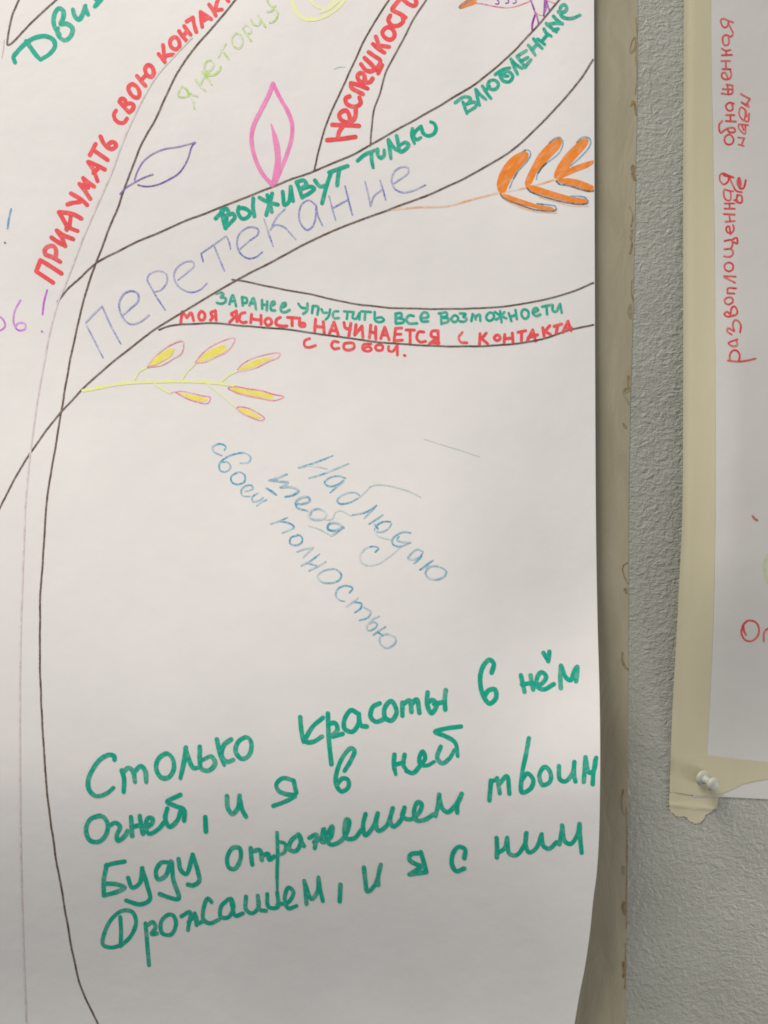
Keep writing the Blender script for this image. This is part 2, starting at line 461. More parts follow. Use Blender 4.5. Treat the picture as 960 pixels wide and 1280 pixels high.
tw = draw('twig_drawing', 'orangep', 2.4, '0:487.5,262.5 520,259.5 560,257.5 592,249 620,242 | n:0,577 100,555 330,512 565,445', big, label='orange twig with seven leaves')
for t in ('n:100,558 75,500 85,430 120,350 180,270 250,220 310,200 345,215 345,250 310,310 240,380 200,440 170,500 145,552',
          'n:330,512 315,470 340,400 380,320 430,230 500,150 570,95 620,90 635,110 620,160 560,230 490,300 430,360 395,430 370,480',
          'n:570,432 565,400 600,320 660,230 740,150 800,100 850,85 862,110 840,160 770,240 710,310 690,350 650,400 630,430',
          'n:590,425 680,352 780,312 870,283 900,278 906,277 906,290 906,303 900,308 860,335 760,375 660,418 610,440',
          'n:590,445 680,430 760,440 850,472 900,494 906,497 906,515 906,531 900,536 870,540 800,525 700,490 620,468',
          'n:340,512 370,490 450,510 560,545 680,580 780,600 840,610 850,638 800,652 700,634 580,606 450,568 380,545',
          'n:110,570 150,565 250,600 350,632 450,665 540,675 565,690 560,706 480,700 350,672 220,632 140,600'):
    fill('leaf', 'orange', t, tw)
draw('leaf_shading', 'orangep', 2.2, 'n:135,607 250,668 400,712 585,726 | 440,590 580,628 720,664 858,668', tw)
draw('leaf_outline', 'cyan', 1.6, 'n:295,205 325,188 355,195 365,220 345,270 300,325 250,380 215,440 185,515 | 525,130 570,90 620,82 640,110 640,150 610,210 550,265 500,300 450,350 425,390 415,440 | 760,125 800,85 835,75 870,90 880,125 855,180 800,240 740,295 705,325 | 855,620 830,595 780,585 710,585 | 585,692 575,670 520,658 420,650 | 585,455 610,480 640,486', tw)
draw('leaf_outline', 'dark', 2.1, 'n:585,455 610,480 680,492 780,522 860,541 903,539 | 335,515 360,545 430,575 550,610 680,641 800,656 850,645 855,622 | 105,565 120,590 180,625 280,660 380,695 480,710 560,713 585,697 | 500,300 460,338 430,385 | 420,650 470,655 | 525,130 570,92 615,82 | 295,205 320,190 | 760,125 790,95 | 250,380 220,430', tw)

yt = draw('twig_drawing', 'yellow', 4.0, 'Q:72,325 110,318 200,301 310,292 440,290 560,295 635,305', big, label='yellow twig with six red outlined leaves')
draw('twig_stem', 'lemon', 2.6, 'Q:262,287 280,255 308,237 | 440,286 460,255 490,225 | 590,290 620,265 648,252 | 340,300 370,320 398,334 | 540,300 590,340 645,386', yt)
for o_, f_ in (('312,235 340,200 380,165 445,140 448,160 440,185 410,205 370,228 315,238', '318,232 345,198 385,172 412,165 405,190 370,215 330,232'),
               ('492,220 520,185 560,155 640,128 635,150 610,180 570,200 530,218 495,223', '498,216 525,188 565,163 605,155 612,170 570,195 520,214'),
               ('645,253 670,225 720,200 810,185 805,200 770,215 720,240 680,250 647,255', '655,249 690,222 740,205 785,198 750,218 700,240'),
               ('615,315 640,310 690,318 740,325 790,340 825,347 790,362 740,355 690,345 640,330 615,315', '622,317 645,314 690,322 740,329 785,345 780,355 740,350 690,341 645,328'),
               ('393,335 440,327 480,335 520,345 548,350 540,372 490,365 450,350 420,332', '430,333 475,340 520,350 538,356 530,366 490,360 455,348'),
               ('648,388 680,388 720,405 752,430 740,437 700,425 665,408 648,388', '655,391 680,393 715,409 742,430 700,420 668,405')):
    fill('leaf', 'yellowo', 'Q:'+f_, yt)
    draw('leaf_outline', 'pinkp', 1.6, 'Q:'+o_, yt)

sun_ = draw('circle_drawing', 'lemon', 4.6, 'B:668,-70 660,-20 667,25 690,70 725,95 765,98 815,85 870,52 912,12 935,-40', big, label='pale yellow circle at the top edge')
draw('circle_shading', 'lemon', 4.0, 'B:745,-10 775,25 815,40 855,22 880,-10 | 800,60 850,40 890,5', sun_)

bird = draw('bird_drawing', 'pinkp', 1.5, 'm:150,20 180,20 230,28 290,40 350,46 410,38 460,20 490,6 510,-20', big, label='small bird with orange tail cut by the top edge')
fill('tail', 'orange', 'm:65,50 75,25 105,2 125,-40 170,-30 165,20 150,30 110,42 75,54', bird)
draw('tail_mark', 'rust', 4, 'm:72,43 110,15 150,-8', bird)
draw('leg', 'violet', 2.4, 'm:492,-25 500,10 512,45 526,82 536,110 543,146 | 524,85 512,120 505,150 505,182', bird)
draw('leg', 'violet', 2.2, 'm:580,-25 578,30 574,95 | 588,-20 598,35 610,66 | 574,85 588,50 592,10', bird)
draw('claw', 'pinkp', 1.2, 'm:520,62 540,86 565,93 | 598,5 640,20', bird)
draw('feather_mark', 'violet', 1.4, 'm:285,22 300,25 306,12 292,-4 | 345,20 362,16 364,4 352,-6 | 390,20 408,14 408,2 398,-8', bird)

# ---- red lettering along the trunk
word('red', 5.50, 'j:122,952 290,1065 | 122,952 165,842 | 165,842 270,905 372,972 | 215,785 290,815 362,857 | 215,785 205,745 240,705 295,700 320,740 316,805 | 275,615 340,660 412,698 | 412,698 380,620 328,545 | 328,545 390,590 490,630 | 350,362 440,370 510,390 572,425 | 350,362 390,430 425,500 425,535 | 468,400 455,500 | 430,500 480,530 535,550 | 470,175 540,215 590,250 630,290 | 435,285 480,270 560,258 | 555,80 610,150 662,228 | 592,20 640,115 | 592,20 650,70 700,105 | 560,85 640,110 | k:162,820 220,910 256,1010 | 162,820 240,850 326,895 | 215,930 268,875 | 236,640 178,750 | 235,715 290,755 356,800 | 285,565 310,620 350,670 400,690 440,660 430,630 395,620 370,638', 'red capitals starting with П along the trunk')
word('red', 5.28, 'k:440,305 420,340 430,390 470,425 520,425 550,385 | 475,215 520,270 570,322 | 475,220 490,188 520,190 535,220 525,262 | 530,245 590,232 616,252 605,290 570,322 | 600,40 565,70 575,120 620,170 660,175 675,130 650,70 610,42 600,40 | A:685,380 705,405 726,428 | 705,400 728,378 | 740,325 725,345 735,375 755,385 768,365 760,335 740,325', 'red word СВОЮ')
word('red', 5.06, 'l:145,540 180,585 208,620 | 190,450 195,500 202,595 | 195,570 240,552 295,546 | 300,372 265,400 262,450 290,485 330,490 355,455 345,400 315,370 300,372 | 350,312 390,370 425,408 | 402,260 430,300 465,345 | 390,362 425,315 | 425,215 490,175 | 490,178 500,240 522,318 | 565,120 570,190 580,268 | 565,120 610,150 670,190 | 572,215 630,180 | 565,125 600,200 | 650,45 690,100 716,152 | 742,-10 725,40 715,110 | 720,105 778,95 | 815,-35 830,-5 845,12', 'red word КОНТАКТ running off the top edge')
word('green', 6.00, 'A:130,205 155,240 180,275 202,298 | 76,312 68,285 85,260 130,215 180,187 230,182 266,200 275,230 250,268 202,298 | 298,172 275,140 268,110 275,65 295,42 316,55 315,90 302,120 330,118 362,140 355,180 325,202 297,185 285,160 290,140 | 365,48 375,82 395,98 412,75 428,28 | 424,32 432,58 440,74 | 474,32 490,14 504,2 | 478,-6 495,6 512,-8', 'large green letters Дви in the upper left corner', taper=(0.9, 0.8))
word('lime', 2.60, 'r:135,520 115,545 110,575 140,585 175,570 165,545 135,520 | 175,570 195,600 205,650 | 165,558 225,578', 'lime letter Я')
word('lime', 2.80, 'r:215,480 240,515 275,545 | 250,430 285,470 310,505 | 240,512 262,470 290,440 | 268,440 310,415 322,382 300,362 275,375 268,420 285,450 320,450 350,430 365,400', 'lime word НЕ')
word('lime', 2.50, 'r:350,342 370,300 395,265 | 370,300 390,325 412,355 | 450,205 430,235 445,280 475,290 495,260 490,220 465,200 450,205 | 505,185 525,215 545,245 | 495,172 515,150 540,165 545,195 520,205 | 545,115 560,145 590,150 605,125 | 590,95 610,125 632,160 | 640,-15 655,25 690,52 706,78 700,105 680,130 658,136 | 645,70 670,65 692,35', 'lime word ТОРЧУ')

# ---- red word in the upper branch
word('red', 5.50, 's:60,1180 180,1170 297,1152 | 102,1050 210,1055 327,1060 | 150,1155 160,1110 188,1070 | 252,1035 245,970 220,930 180,940 160,970 180,1010 230,1030 275,1015 297,975 300,925 | 248,810 215,830 220,870 260,895 310,895 342,865 332,822 | 260,700 310,712 398,745 | 260,700 265,738 310,765 360,790 | 378,684 370,630 340,612 315,640 330,680 370,692 420,690 442,660 | 345,540 385,590 425,600 465,585 | 375,488 420,530 462,575 | 410,440 460,475 508,512 470,588 | 524,548 490,618 | 445,370 490,410 540,442 | 470,310 488,360 498,405 | 505,385 580,395 | 560,232 525,270 540,310 590,335 625,310 620,260 585,230 560,232 | 592,130 575,170 610,215 660,215 700,180 692,132 | 690,130 640,100 607,85 640,30 672,-5 | 610,88 680,120 720,148 | 700,-4 740,30 790,48 812,20 795,-12', 'red handwritten word Неспешность')

# ---- green words on the branch
word('green', 5.04, 'o:65,570 110,522 150,482 | 112,490 130,580 150,655 | 112,490 165,488 172,535 130,572 | 130,560 215,530 230,560 190,610 148,652 | 118,530 150,545 | 160,570 150,620 | 265,470 255,510 290,570 340,560 360,520 330,490 280,480 260,490 | 388,398 385,470 397,550 | 440,390 520,430 597,450 | 550,355 530,430 498,540 | 508,370 525,430 545,512 | 640,340 645,400 652,455 690,430 710,300 | 708,298 715,350 728,418 | 757,262 780,310 806,390 | 757,258 820,243 842,275 790,320 | 800,318 880,295 912,310 870,352 808,385 | F:775,182 800,212 836,204 | 857,138 835,200 810,296 | 845,142 890,126 938,110 | 896,126 890,160 885,206', 'green word ВЫЖИВУТ')
word('green', 4.80, 't:125,450 190,395 292,350 | 252,375 255,440 268,512 | 310,345 312,395 340,425 370,400 372,350 | 410,258 420,340 431,427 | 412,262 460,330 512,366 | 485,220 500,290 520,366 570,342 596,300 570,280 520,302 | 632,155 625,210 650,290 | 712,132 660,180 636,232 | 642,230 672,255 710,235 | 716,150 735,200 780,220 830,200 850,150 830,105 800,92', 'green word ТОЛЬКО', taper=(1, 0.8))
word('green2', 4.48, 'p:100,575 126,650 | 48,578 108,540 150,550 140,575 108,598 | 115,590 180,575 186,600 130,640 | 185,490 195,540 210,596 | 186,490 220,530 252,555 | 230,468 255,510 286,550 | 248,500 278,468 | 280,432 265,470 290,490 322,485 336,455 315,430 280,432 | 315,390 360,360 412,345 | 340,375 365,430 410,438 432,400 400,370 358,385 | 352,400 400,400 | 420,288 440,340 462,388 | 420,290 450,322 492,348 | 460,270 490,310 517,342 | 460,270 522,230 | 485,302 532,275 | 512,342 552,290 | 535,195 560,225 580,260 | 570,152 595,185 627,215 | 560,225 597,185 | 597,155 620,170 644,190 | 640,88 655,115 687,135 | 622,172 660,125 | 655,50 690,80 722,106 | 660,58 710,48 762,50 | 702,95 735,85 | 702,0 730,30 762,52 | m:662,70 695,72 712,50 700,28 680,35 672,62 680,95 710,110 750,108 792,90', 'green word ВЛЮБЛЕННЫЕ', taper=(1, 0.85))

# ---- blue pencil word
word('bluep', 2.30, 'E:515,908 470,820 428,735 | 428,735 465,695 510,650 | 510,650 550,740 603,838 | 610,700 650,665 690,625 690,590 660,575 620,590 595,640 610,700 650,740 700,730 746,695 | 735,520 780,600 826,670 | 735,520 745,495 790,475 830,490 835,530 805,570 775,580 | F:90,680 140,640 170,610 165,590 130,590 85,620 70,660 90,710 150,742 200,730 235,697 | 215,588 205,548 | 205,548 260,510 330,460 | 330,460 345,490 352,525 | 270,508 295,570 322,635 | 395,530 440,490 490,450 490,425 450,415 400,445 385,490 400,545 440,572 480,565 512,540 | 520,375 540,440 566,512 | 625,325 590,360 560,410 | 550,430 575,405 620,415 650,445 678,477 | 778,305 745,282 710,300 695,350 705,400 735,430 765,410 780,350 780,305 790,360 812,408 | G:125,340 140,400 157,460 | 205,290 225,370 241,435 | 145,400 218,360 | 305,268 320,330 332,390 | 332,390 350,340 384,312 | 380,262 395,310 408,360 | 450,278 490,250 520,225 520,200 490,195 455,215 438,255 450,300 490,322 540,315 608,285', 'blue pencil word ПЕРЕТЕКАНИЕ', taper=(0.8, 0.8))

# ---- small green sentence
word('green2', 3.25, 'b:362,72 400,65 416,75 395,98 | 395,100 430,106 432,130 400,148 365,140 | 460,152 485,85 510,166 | 470,130 502,125 | 555,98 560,160 | 555,98 590,108 590,138 560,145 | 610,160 640,105 660,190 | 620,145 652,145 | 705,120 705,185 | 745,130 740,196 | 705,152 745,160 | 770,165 800,147 795,130 780,135 770,165 775,195 802,198 | 845,178 880,162 880,140 860,145 845,178 850,205 880,210 912,194', 'small green word ЗАРАНЕЕ')
word('green2', 3.25, 'c:138,88 160,115 190,120 | 206,85 200,140 172,162 | 240,158 245,105 | 245,105 285,110 280,170 | 310,128 325,155 352,155 | 376,130 365,180 342,206 | 437,145 410,145 395,170 405,195 442,196 | 480,145 547,150 | 507,150 500,202 | 552,150 545,195 570,200 597,155 | 597,155 594,206 | 610,145 682,150 | 640,150 635,207 | 710,150 715,215 750,225 780,210 760,190 720,196', 'small green word УПУСТИТЬ')
word('green2', 3.47, 'd:27,162 30,236 | 27,162 70,160 70,185 35,195 | 40,195 88,206 85,226 30,236 | 162,180 130,175 105,205 125,235 187,235 | 215,197 270,187 265,160 235,155 215,187 225,220 272,220', 'small green word ВСЕ')
word('green2', 3.25, 'd:367,165 370,242 | 350,160 410,155 410,180 375,190 | 378,192 427,202 420,222 375,236 | 470,175 445,200 460,225 490,215 495,190 470,175 | 510,160 552,165 535,185 | 535,186 560,200 545,220 510,220 | 595,218 605,165 | 605,168 622,180 626,205 | 626,185 655,168 662,216 | 730,155 705,190 725,215 760,200 760,165 730,155 | e:112,240 155,268 197,287 | 182,240 160,270 120,297 | 150,232 160,317 | 215,248 235,307 | 265,225 275,292 | 225,278 270,260 | 320,225 310,260 335,290 360,275 360,235 335,220 320,225 | 398,245 435,226 425,210 400,220 395,250 420,270 452,258 | 465,200 537,185 | 497,195 501,257 | 545,188 545,230 570,236 597,185 | 600,178 612,247', 'small green word ВОЗМОЖНОСТИ')

# ---- small red sentence
word('red', 3.85, 'b:95,290 107,208 | 107,208 142,252 | 142,252 172,215 192,272 | 250,205 230,235 240,270 270,265 275,225 250,205 | 361,272 355,200 | 355,200 322,215 335,242 360,240 | 340,245 318,272', 'small red word МОЯ')
word('red', 3.85, 'b:462,287 507,240 | 512,203 475,225 495,247 | 512,203 517,282 | 577,215 545,225 535,270 560,290 587,285 | 627,228 620,290 | 697,235 697,302 | 625,260 697,272 | 750,255 725,280 745,310 775,295 770,265 750,255 | 842,250 815,265 810,300 850,315 892,315 | c:55,190 127,195 | 90,195 90,252 | 147,195 150,255 185,255 182,235 150,235', 'small red word ЯСНОСТЬ')
word('red', 3.85, 'c:267,203 260,292 | 325,222 331,307 | 262,255 330,266 | 370,312 405,225 | 405,225 437,322 | 385,288 428,292 | 480,230 490,270 527,276 | 531,235 515,332 | 570,245 560,322 | 560,322 615,255 | 615,255 621,337 | 680,248 670,342 | 717,260 717,352 | 680,300 717,306 | 755,347 785,265 | 785,265 817,357 | 765,320 807,326 | 867,273 855,367 | 855,367 917,361 | 867,273 912,270 | 860,317 907,316 | d:105,285 167,285 | 135,285 136,392 | 237,300 200,300 185,345 210,375 252,370 | 347,392 345,290 | 345,290 300,295 295,330 340,345 | 338,345 280,387 | 300,382 352,382', 'small red word НАЧИНАЕТСЯ')
word('red', 3.30, 'd:527,303 500,340 515,375 562,380', 'small red letter С before the last red word')
word('red', 3.85, 'd:660,312 655,392 | 707,308 672,350 | 672,350 717,387 | 780,325 765,345 785,365 810,350 800,325 780,325 | 845,318 840,387 | 902,308 907,377 | 845,350 902,345 | e:285,392 342,380 | 312,390 310,462 | 355,452 395,375 | 395,375 417,457 | 360,432 432,410 | 470,358 480,422 | 522,343 485,385 | 485,385 527,407 | 555,347 612,330 | 582,345 570,402 | 620,392 660,308 | 660,308 682,377 | 630,372 682,356', 'small red word КОНТАКТА')
word('red', 3.30, 'c:222,348 185,365 185,405 215,415 267,400', 'small red letter С below the line')
word('red', 3.52, 'c:437,375 400,370 385,400 405,425 442,420 | 520,380 480,390 480,425 520,435 555,415 550,385 520,380 | 682,390 625,395 620,430 660,445 685,430 665,410 630,420 | 740,395 715,410 725,435 765,435 770,405 740,395 | 815,408 815,440 845,445 877,403 | 880,400 880,472 | 932,474 938,478', 'small red word СОБОЙ with a full stop')

# ---- teal pencil sentence
word('teal', 2.46, 'R:640,262 700,245 770,220 845,190 | 640,264 690,252 | 700,325 770,305 850,275 940,238 | S:138,252 100,240 50,250 25,275 45,295 90,290 130,262 | 130,270 90,300 55,332 | 215,345 190,330 130,340 95,370 105,390 160,385 210,360 | 178,452 240,440 290,415 308,398 | 308,400 280,430 240,472 | 268,502 310,475 345,450 | 300,505 318,530 | 385,490 345,490 305,515 300,540 340,545 375,525 390,500 | 495,550 460,545 420,560 395,585 395,610 430,625 495,603 | 430,570 420,590 450,600 490,600 | 562,652 530,640 495,665 480,690 510,695 545,680 560,660 | 555,680 512,718 | 545,752 580,725 617,700 | 580,742 592,728 | 640,730 600,735 575,765 590,795 640,805 680,785 688,758 650,735 625,732', 'teal pencil word Наблюдаю', taper=(0.8, 0.6))
draw('pencil_tail', 'tealf', 1.7, 'R:690,250 740,255 810,268', big)
draw('pencil_tail', 'tealf', 1.7, 'S:210,360 250,325 275,298 320,288 390,296 460,315 510,335 548,355', big)
draw('pencil_tail', 'tealf', 1.7, 'S:300,520 310,560 350,580 390,585', big)
draw('pencil_tail', 'tealf', 1.7, 'R:800,575 840,570 860,530 890,520 955,550', big)
draw('pencil_tail', 'tealf', 1.7, 'R:700,610 760,630 835,670', big)
word('teal', 2.84, 'R:462,338 510,325 570,302 | 470,337 530,345 575,350 530,380 | 530,380 600,380 640,400 610,425 558,437 | 447,385 475,402 505,425 | 620,475 660,480 705,460 700,440 660,440 625,465 630,500 690,520 | 745,510 700,530 705,560 750,575 800,560 800,530 760,510 720,520 710,545 | 910,622 870,595 820,600 815,630 850,640 905,618 | 907,620 835,672', 'teal pencil word тебя', taper=(0.9, 0.7))
word('tealf', 2.09, 'S:440,630 380,680 320,720 265,730 225,710 220,670 250,635 290,625 320,635 300,655', 'teal pencil letter с with a long tail')
word('teal', 2.22, 'S:232,655 250,635 290,625 320,635 302,655', 'teal pencil curl of the letter с')
word('teal', 2.34, 'R:195,158 202,135 165,120 125,140 130,165 180,190 | 290,235 340,230 352,200 320,175 260,180 200,205 165,240 170,280 205,285 232,260 215,230 180,230 | 275,288 235,315 240,350 275,362 315,345 315,305 285,288 265,290 | 320,405 365,390 360,370 325,370 295,400 305,430 347,435 | 395,415 362,438 365,465 405,458 430,440 | 447,456 415,470 388,492', 'teal pencil word своей', taper=(0.9, 0.7))
word('teal', 2.34, 'T:80,65 125,50 172,30 | 125,50 180,60 207,82 143,115 | 240,125 190,140 185,170 215,182 250,165 250,135 225,122 | 223,218 260,205 314,193 | 312,195 285,220 257,248 | 248,293 300,265 347,228 | 290,320 330,300 382,270 | 275,277 330,292 | 420,310 370,320 335,350 355,380 405,388 455,370 465,340 430,310 390,312 | 510,440 527,415 490,402 445,420 435,455 455,480 482,487 | 493,514 530,490 557,468 | 530,490 575,500 570,525 538,548 | 590,520 625,545 610,575 563,591 | 672,568 630,590 605,620 610,645 645,635 660,610 640,600 620,610 | 640,670 675,645 707,625 | 660,652 692,676 | 720,665 680,675 675,710 710,742 755,720 762,690 730,668 710,668', 'teal pencil word полностью', taper=(0.9, 0.7))
draw('pencil_line', 'tealf', 0.9, 'S:570,40 700,80 790,108 870,135', big, label='stray faint teal line')

# ---- large green verse
word('green', 6.00, 'v:180,332 178,312 150,306 105,330 65,385 43,440 48,490 80,520 115,518 150,500 174,478 | 218,388 230,430 228,500 | 222,400 252,375 275,390 287,448 | 283,395 318,365 340,390 345,448 | 452,300 408,330 398,380 425,425 460,425 488,385 482,325 452,300 | 552,268 543,340 524,428 | 550,275 568,330 592,375 618,372 | 625,264 625,330 632,378 672,388 705,352 685,315 640,332 | 714,226 728,290 752,358 | 788,226 750,255 738,312 768,342 800,332 | 865,215 825,240 812,290 845,328 880,312 895,262 885,225 865,215', 'large green word Столько', taper=(1, 0.85))
word('green', 6.00, 'V:130,282 135,340 146,396 | 235,285 185,330 155,395 190,396 230,372 | 258,265 262,380 274,500 | 262,312 292,310 302,340 278,368 | 280,372 325,360 | 395,265 365,250 335,290 335,335 370,350 400,310 400,265 410,320 437,325 | 497,218 465,235 455,280 480,303 520,290 | 550,208 520,240 522,285 550,298 575,258 550,208 | 602,215 602,276 | 605,222 635,205 643,258 | 640,225 667,200 680,262 | 718,168 715,220 735,264 760,225 740,203 720,215 | 802,158 797,200 799,246 | 748,222 797,210', 'large green word красоты')
word('green', 6.00, 'W:275,188 285,145 265,128 235,160 222,215 235,290 265,330 295,305 290,265 260,270 240,300', 'large green letter в at the end of the first verse line')
word('green', 5.76, 'W:410,200 418,235 427,276 | 455,200 460,235 467,266 | 415,242 462,234 | 475,252 510,235 527,205 505,185 485,210 485,250 515,265 562,240 | 514,96 535,130 | 542,90 536,134 | 595,155 592,200 594,258 | 595,155 620,212 640,222 655,182 670,160 | 670,163 668,200 664,228', 'large green word нём with a small heart over it')
word('green', 5.76, 'U:130,588 85,605 65,650 80,700 120,710 155,680 165,630 145,595 120,590 | 170,637 200,622 222,640 207,680 212,705 245,682 257,660 | 272,595 275,640 277,682 | 313,590 318,630 327,672 | 275,642 320,630 | 340,645 370,622 370,600 350,600 340,640 355,672 400,650 430,612 | 440,555 430,600 450,640 485,612 502,565 | 500,492 440,525 480,545 517,562 517,612 | 615,595 618,662', 'large green word Огней with a comma')
word('green', 5.76, 'U:715,498 720,555 740,580 765,555 774,496 | 775,515 785,560 802,592', 'large green letter и in the second verse line')
word('green', 5.76, 'V:100,575 50,564 20,592 30,622 60,636 104,642 | 100,575 112,632 | 106,648 60,672 6,692', 'large green letter я in the second verse line')
word('green', 5.76, 'V:335,530 365,480 380,437 365,425 330,460 300,530 295,590 320,625 352,605 350,570 325,565 300,592', 'large green letter в in the second verse line')
word('green', 5.76, 'V:565,455 562,500 571,546 | 612,455 605,500 622,528 | 565,502 610,490 | 620,530 650,540 680,510 707,470 695,440 680,470 685,500 715,505 748,488 | 778,418 762,470 785,495 820,470 842,432 | 872,325 800,335 752,350 800,370 845,400 857,462', 'large green word ней', taper=(1, 0.8))
word('green', 5.64, 'X:206,210 150,220 120,230 | 124,225 110,290 110,366 | 110,312 170,315 206,330 170,350 110,366 | 222,285 240,330 275,310 288,240 | 286,240 310,320 322,385 280,407 213,390 | 417,215 375,215 350,255 360,292 395,275 420,208 430,290 455,382 410,376 368,360 | 455,198 465,250 490,268 520,182 | 520,178 545,260 550,300 522,320 498,316', 'large green word Буду')
word('green', 5.64, 'x:62,240 42,275 48,312 70,318 92,280 88,240 62,240 | 130,240 132,270 136,302 | 138,252 165,248 172,285 | 172,270 195,262 200,284 218,272 | 310,188 280,215 275,245 300,250 320,212 312,190 318,212 330,232 | 350,202 376,190 370,240 | 368,218 400,195 404,165 398,218 430,200 436,158 418,185 | Y:240,215 268,278 310,268 342,230 356,170 345,162 335,200 342,250 380,250 412,212 | 432,138 420,190 430,236 465,200 488,135 | 488,135 480,190 492,216 530,190 557,112 | 557,112 545,170 560,196 595,165 612,108 | 607,120 602,150 640,162 680,130 690,92 672,84 655,125 665,166 702,165 745,140 | 772,48 765,100 754,146 | 770,55 785,112 810,130 845,100 876,45 | 872,55 855,100 855,132', 'large green word отражением')
word('green', 4.56, 'x:229,182 231,260 229,330 230,398 | 232,215 260,225 257,255 236,267', 'long tailed green letter р of the third verse line', taper=(1, 0.7))
word('green', 5.76, 'W:272,685 268,730 264,776 | 272,690 300,680 | 300,675 306,705 312,744 | 310,702 345,664 357,746 | 447,490 432,570 415,660 415,740 455,722 467,682 440,652 415,682 | 520,622 495,660 510,706 545,690 545,645 520,622 | 585,618 590,680 615,690 650,650 657,600 | 656,605 656,660 662,690 | 708,578 704,640 700,692 | 708,580 725,650 745,640 758,580 | 754,590 745,650 741,702', 'large green word твоим reaching the paper edge')
word('green', 5.16, 'w:97,180 100,240 98,296 | 98,296 140,255 160,200 145,160 105,155 65,185 35,240 28,290 60,302 98,294 | 198,205 205,290 212,372 | 200,217 228,200 238,222 222,248 243,246 | 290,170 260,200 265,245 300,250 320,210 310,175 290,170 | 342,177 375,160 368,232 | 370,200 398,175 402,212 | 395,165 405,205 430,195 | 462,120 447,105 430,145 430,190 455,205 492,190 | 530,108 500,140 500,180 530,180 550,140 540,105 545,140 557,175 587,165 | 600,98 600,150 625,165 650,140 647,95 | 647,95 655,150 680,155 | 685,88 690,140 727,140 725,82 | 725,130 770,120 790,80 770,62 755,110 770,145 802,135 | 833,35 838,80 842,128 | 835,42 862,108 885,80 890,22 | 891,32 897,70 907,116', 'large green word Дрожанием')
word('green', 5.76, 'Y:316,464 312,542', 'green comma after the last verse word')
word('green', 5.52, 'Y:424,385 430,440 441,496 475,465 502,372 | 500,378 490,430 490,466', 'large green letter и in the last verse line')
word('green', 5.76, 'Y:685,318 640,325 635,350 670,372 697,380 | 687,314 700,360 712,404 | 712,406 635,417 | 695,378 642,412', 'large green letter я in the last verse line')
word('green', 5.76, 'Y:887,342 890,300 860,290 835,320 830,370 850,402 887,390', 'large green letter с in the last verse line')
word('green', 5.64, 'Z:298,322 300,370 299,412 | 299,395 335,370 347,322 | 347,325 357,395 390,402 430,345 436,300 | 434,302 432,350 447,390 480,372 507,305 | 505,308 515,360 540,372 575,342 | 602,268 596,310 588,352 | 600,265 615,340 640,350 670,310 681,258 | 681,258 685,330 691,392', 'large green word ним')

# ---- left margin
word('magenta', 2.40, 'E:-50,760 -40,705 0,705 20,725 25,752 0,772 -40,772 | 102,622 75,670 68,730 90,770 125,765 125,740 95,735 75,755 | 236,570 220,630 213,692 | 209,776 211,779', 'magenta letters and exclamation mark at the left edge')
word('cyan', 2.40, 'E:56,165 45,210 38,262', 'blue exclamation stroke at the left edge')
draw('pencil_line', 'tealf', 1.2, 'C:150,345 175,336 205,334', big, label='faint rubbed out pencil mark')
draw('dot_mark', 'dark', 2.6, 'E:24,333 26,334', big)

# ================================================================== second poster
small = empty('paper_poster', (0, 0, 0), cat='poster',
              label='greyish paper poster with red upright writing, edged with cream masking tape')
BE = [(838, 996), (899, 996), (922, 997), (960, 999), (1300, 1006)]
def bot(x):
    for (x0, y0), (x1, y1) in zip(BE, BE[1:]):
        if x <= x1: return y0+(y1-y0)*max(0, (x-x0))/(x1-x0)
    return BE[-1][1]
vs, fs = [], []
nx, ny = 70, 160
for j in range(ny+1):
    for i in range(nx+1):
        x = 866+(1290-866)*i/nx; y = -120+(bot(x)+120)*j/ny
        vs.append(P_small(x, y))
for j in range(ny):
    for i in range(nx):
        k = j*(nx+1)+i; fs.append((k, k+nx+1, k+nx+2, k+1))
o = mesh_obj('sheet', vs, fs, M['paper2'], small)
solid(o, 0.00025)
def word2(wd, txt, label, mat='red2'): return word(mat, wd, txt, label, small, P_small)
word2(2.2, 'f:388,192 320,168 260,142 225,158 235,220 270,260 310,240 325,180 | 325,200 350,260 388,332 | 378,360 355,385 300,360 255,375 245,430 265,490 310,495 332,460 325,390 | 235,540 290,570 352,560 | 235,630 372,625 | 290,570 300,630 | 228,705 347,705 | 243,815 352,815 | 290,705 290,815 | 352,838 362,890 340,940 280,950 235,920 240,870 280,862 310,920 320,950 | 300,1020 378,1030 | 378,1030 370,1140 233,1140 | 248,1082 367,1085 | 310,1022 322,1152 | g:397,210 340,195 290,230 310,290 360,300 382,270 370,215 | 293,360 402,360 | 288,440 422,446 | 350,360 350,445 | 242,438 205,480 200,550 220,597 270,560 340,530 400,535 412,575 380,592 330,585 315,560 | 330,620 280,650 275,710 310,750 370,740 392,690 370,640 330,620', 'red word of the upper line, written upwards')
word2(2.2, 'g:488,80 550,115 610,142 | 607,148 555,215 500,192 | 530,215 600,255 575,200 | 490,260 547,290 530,432 468,350 490,260 | 602,338 585,447 525,430 | 560,300 570,380 | 463,482 585,495 | 465,482 458,530 545,612 552,500 | 500,490 530,560 | 453,660 537,670 | 458,752 527,772 | 535,670 500,760', 'short red word beside the upper line')
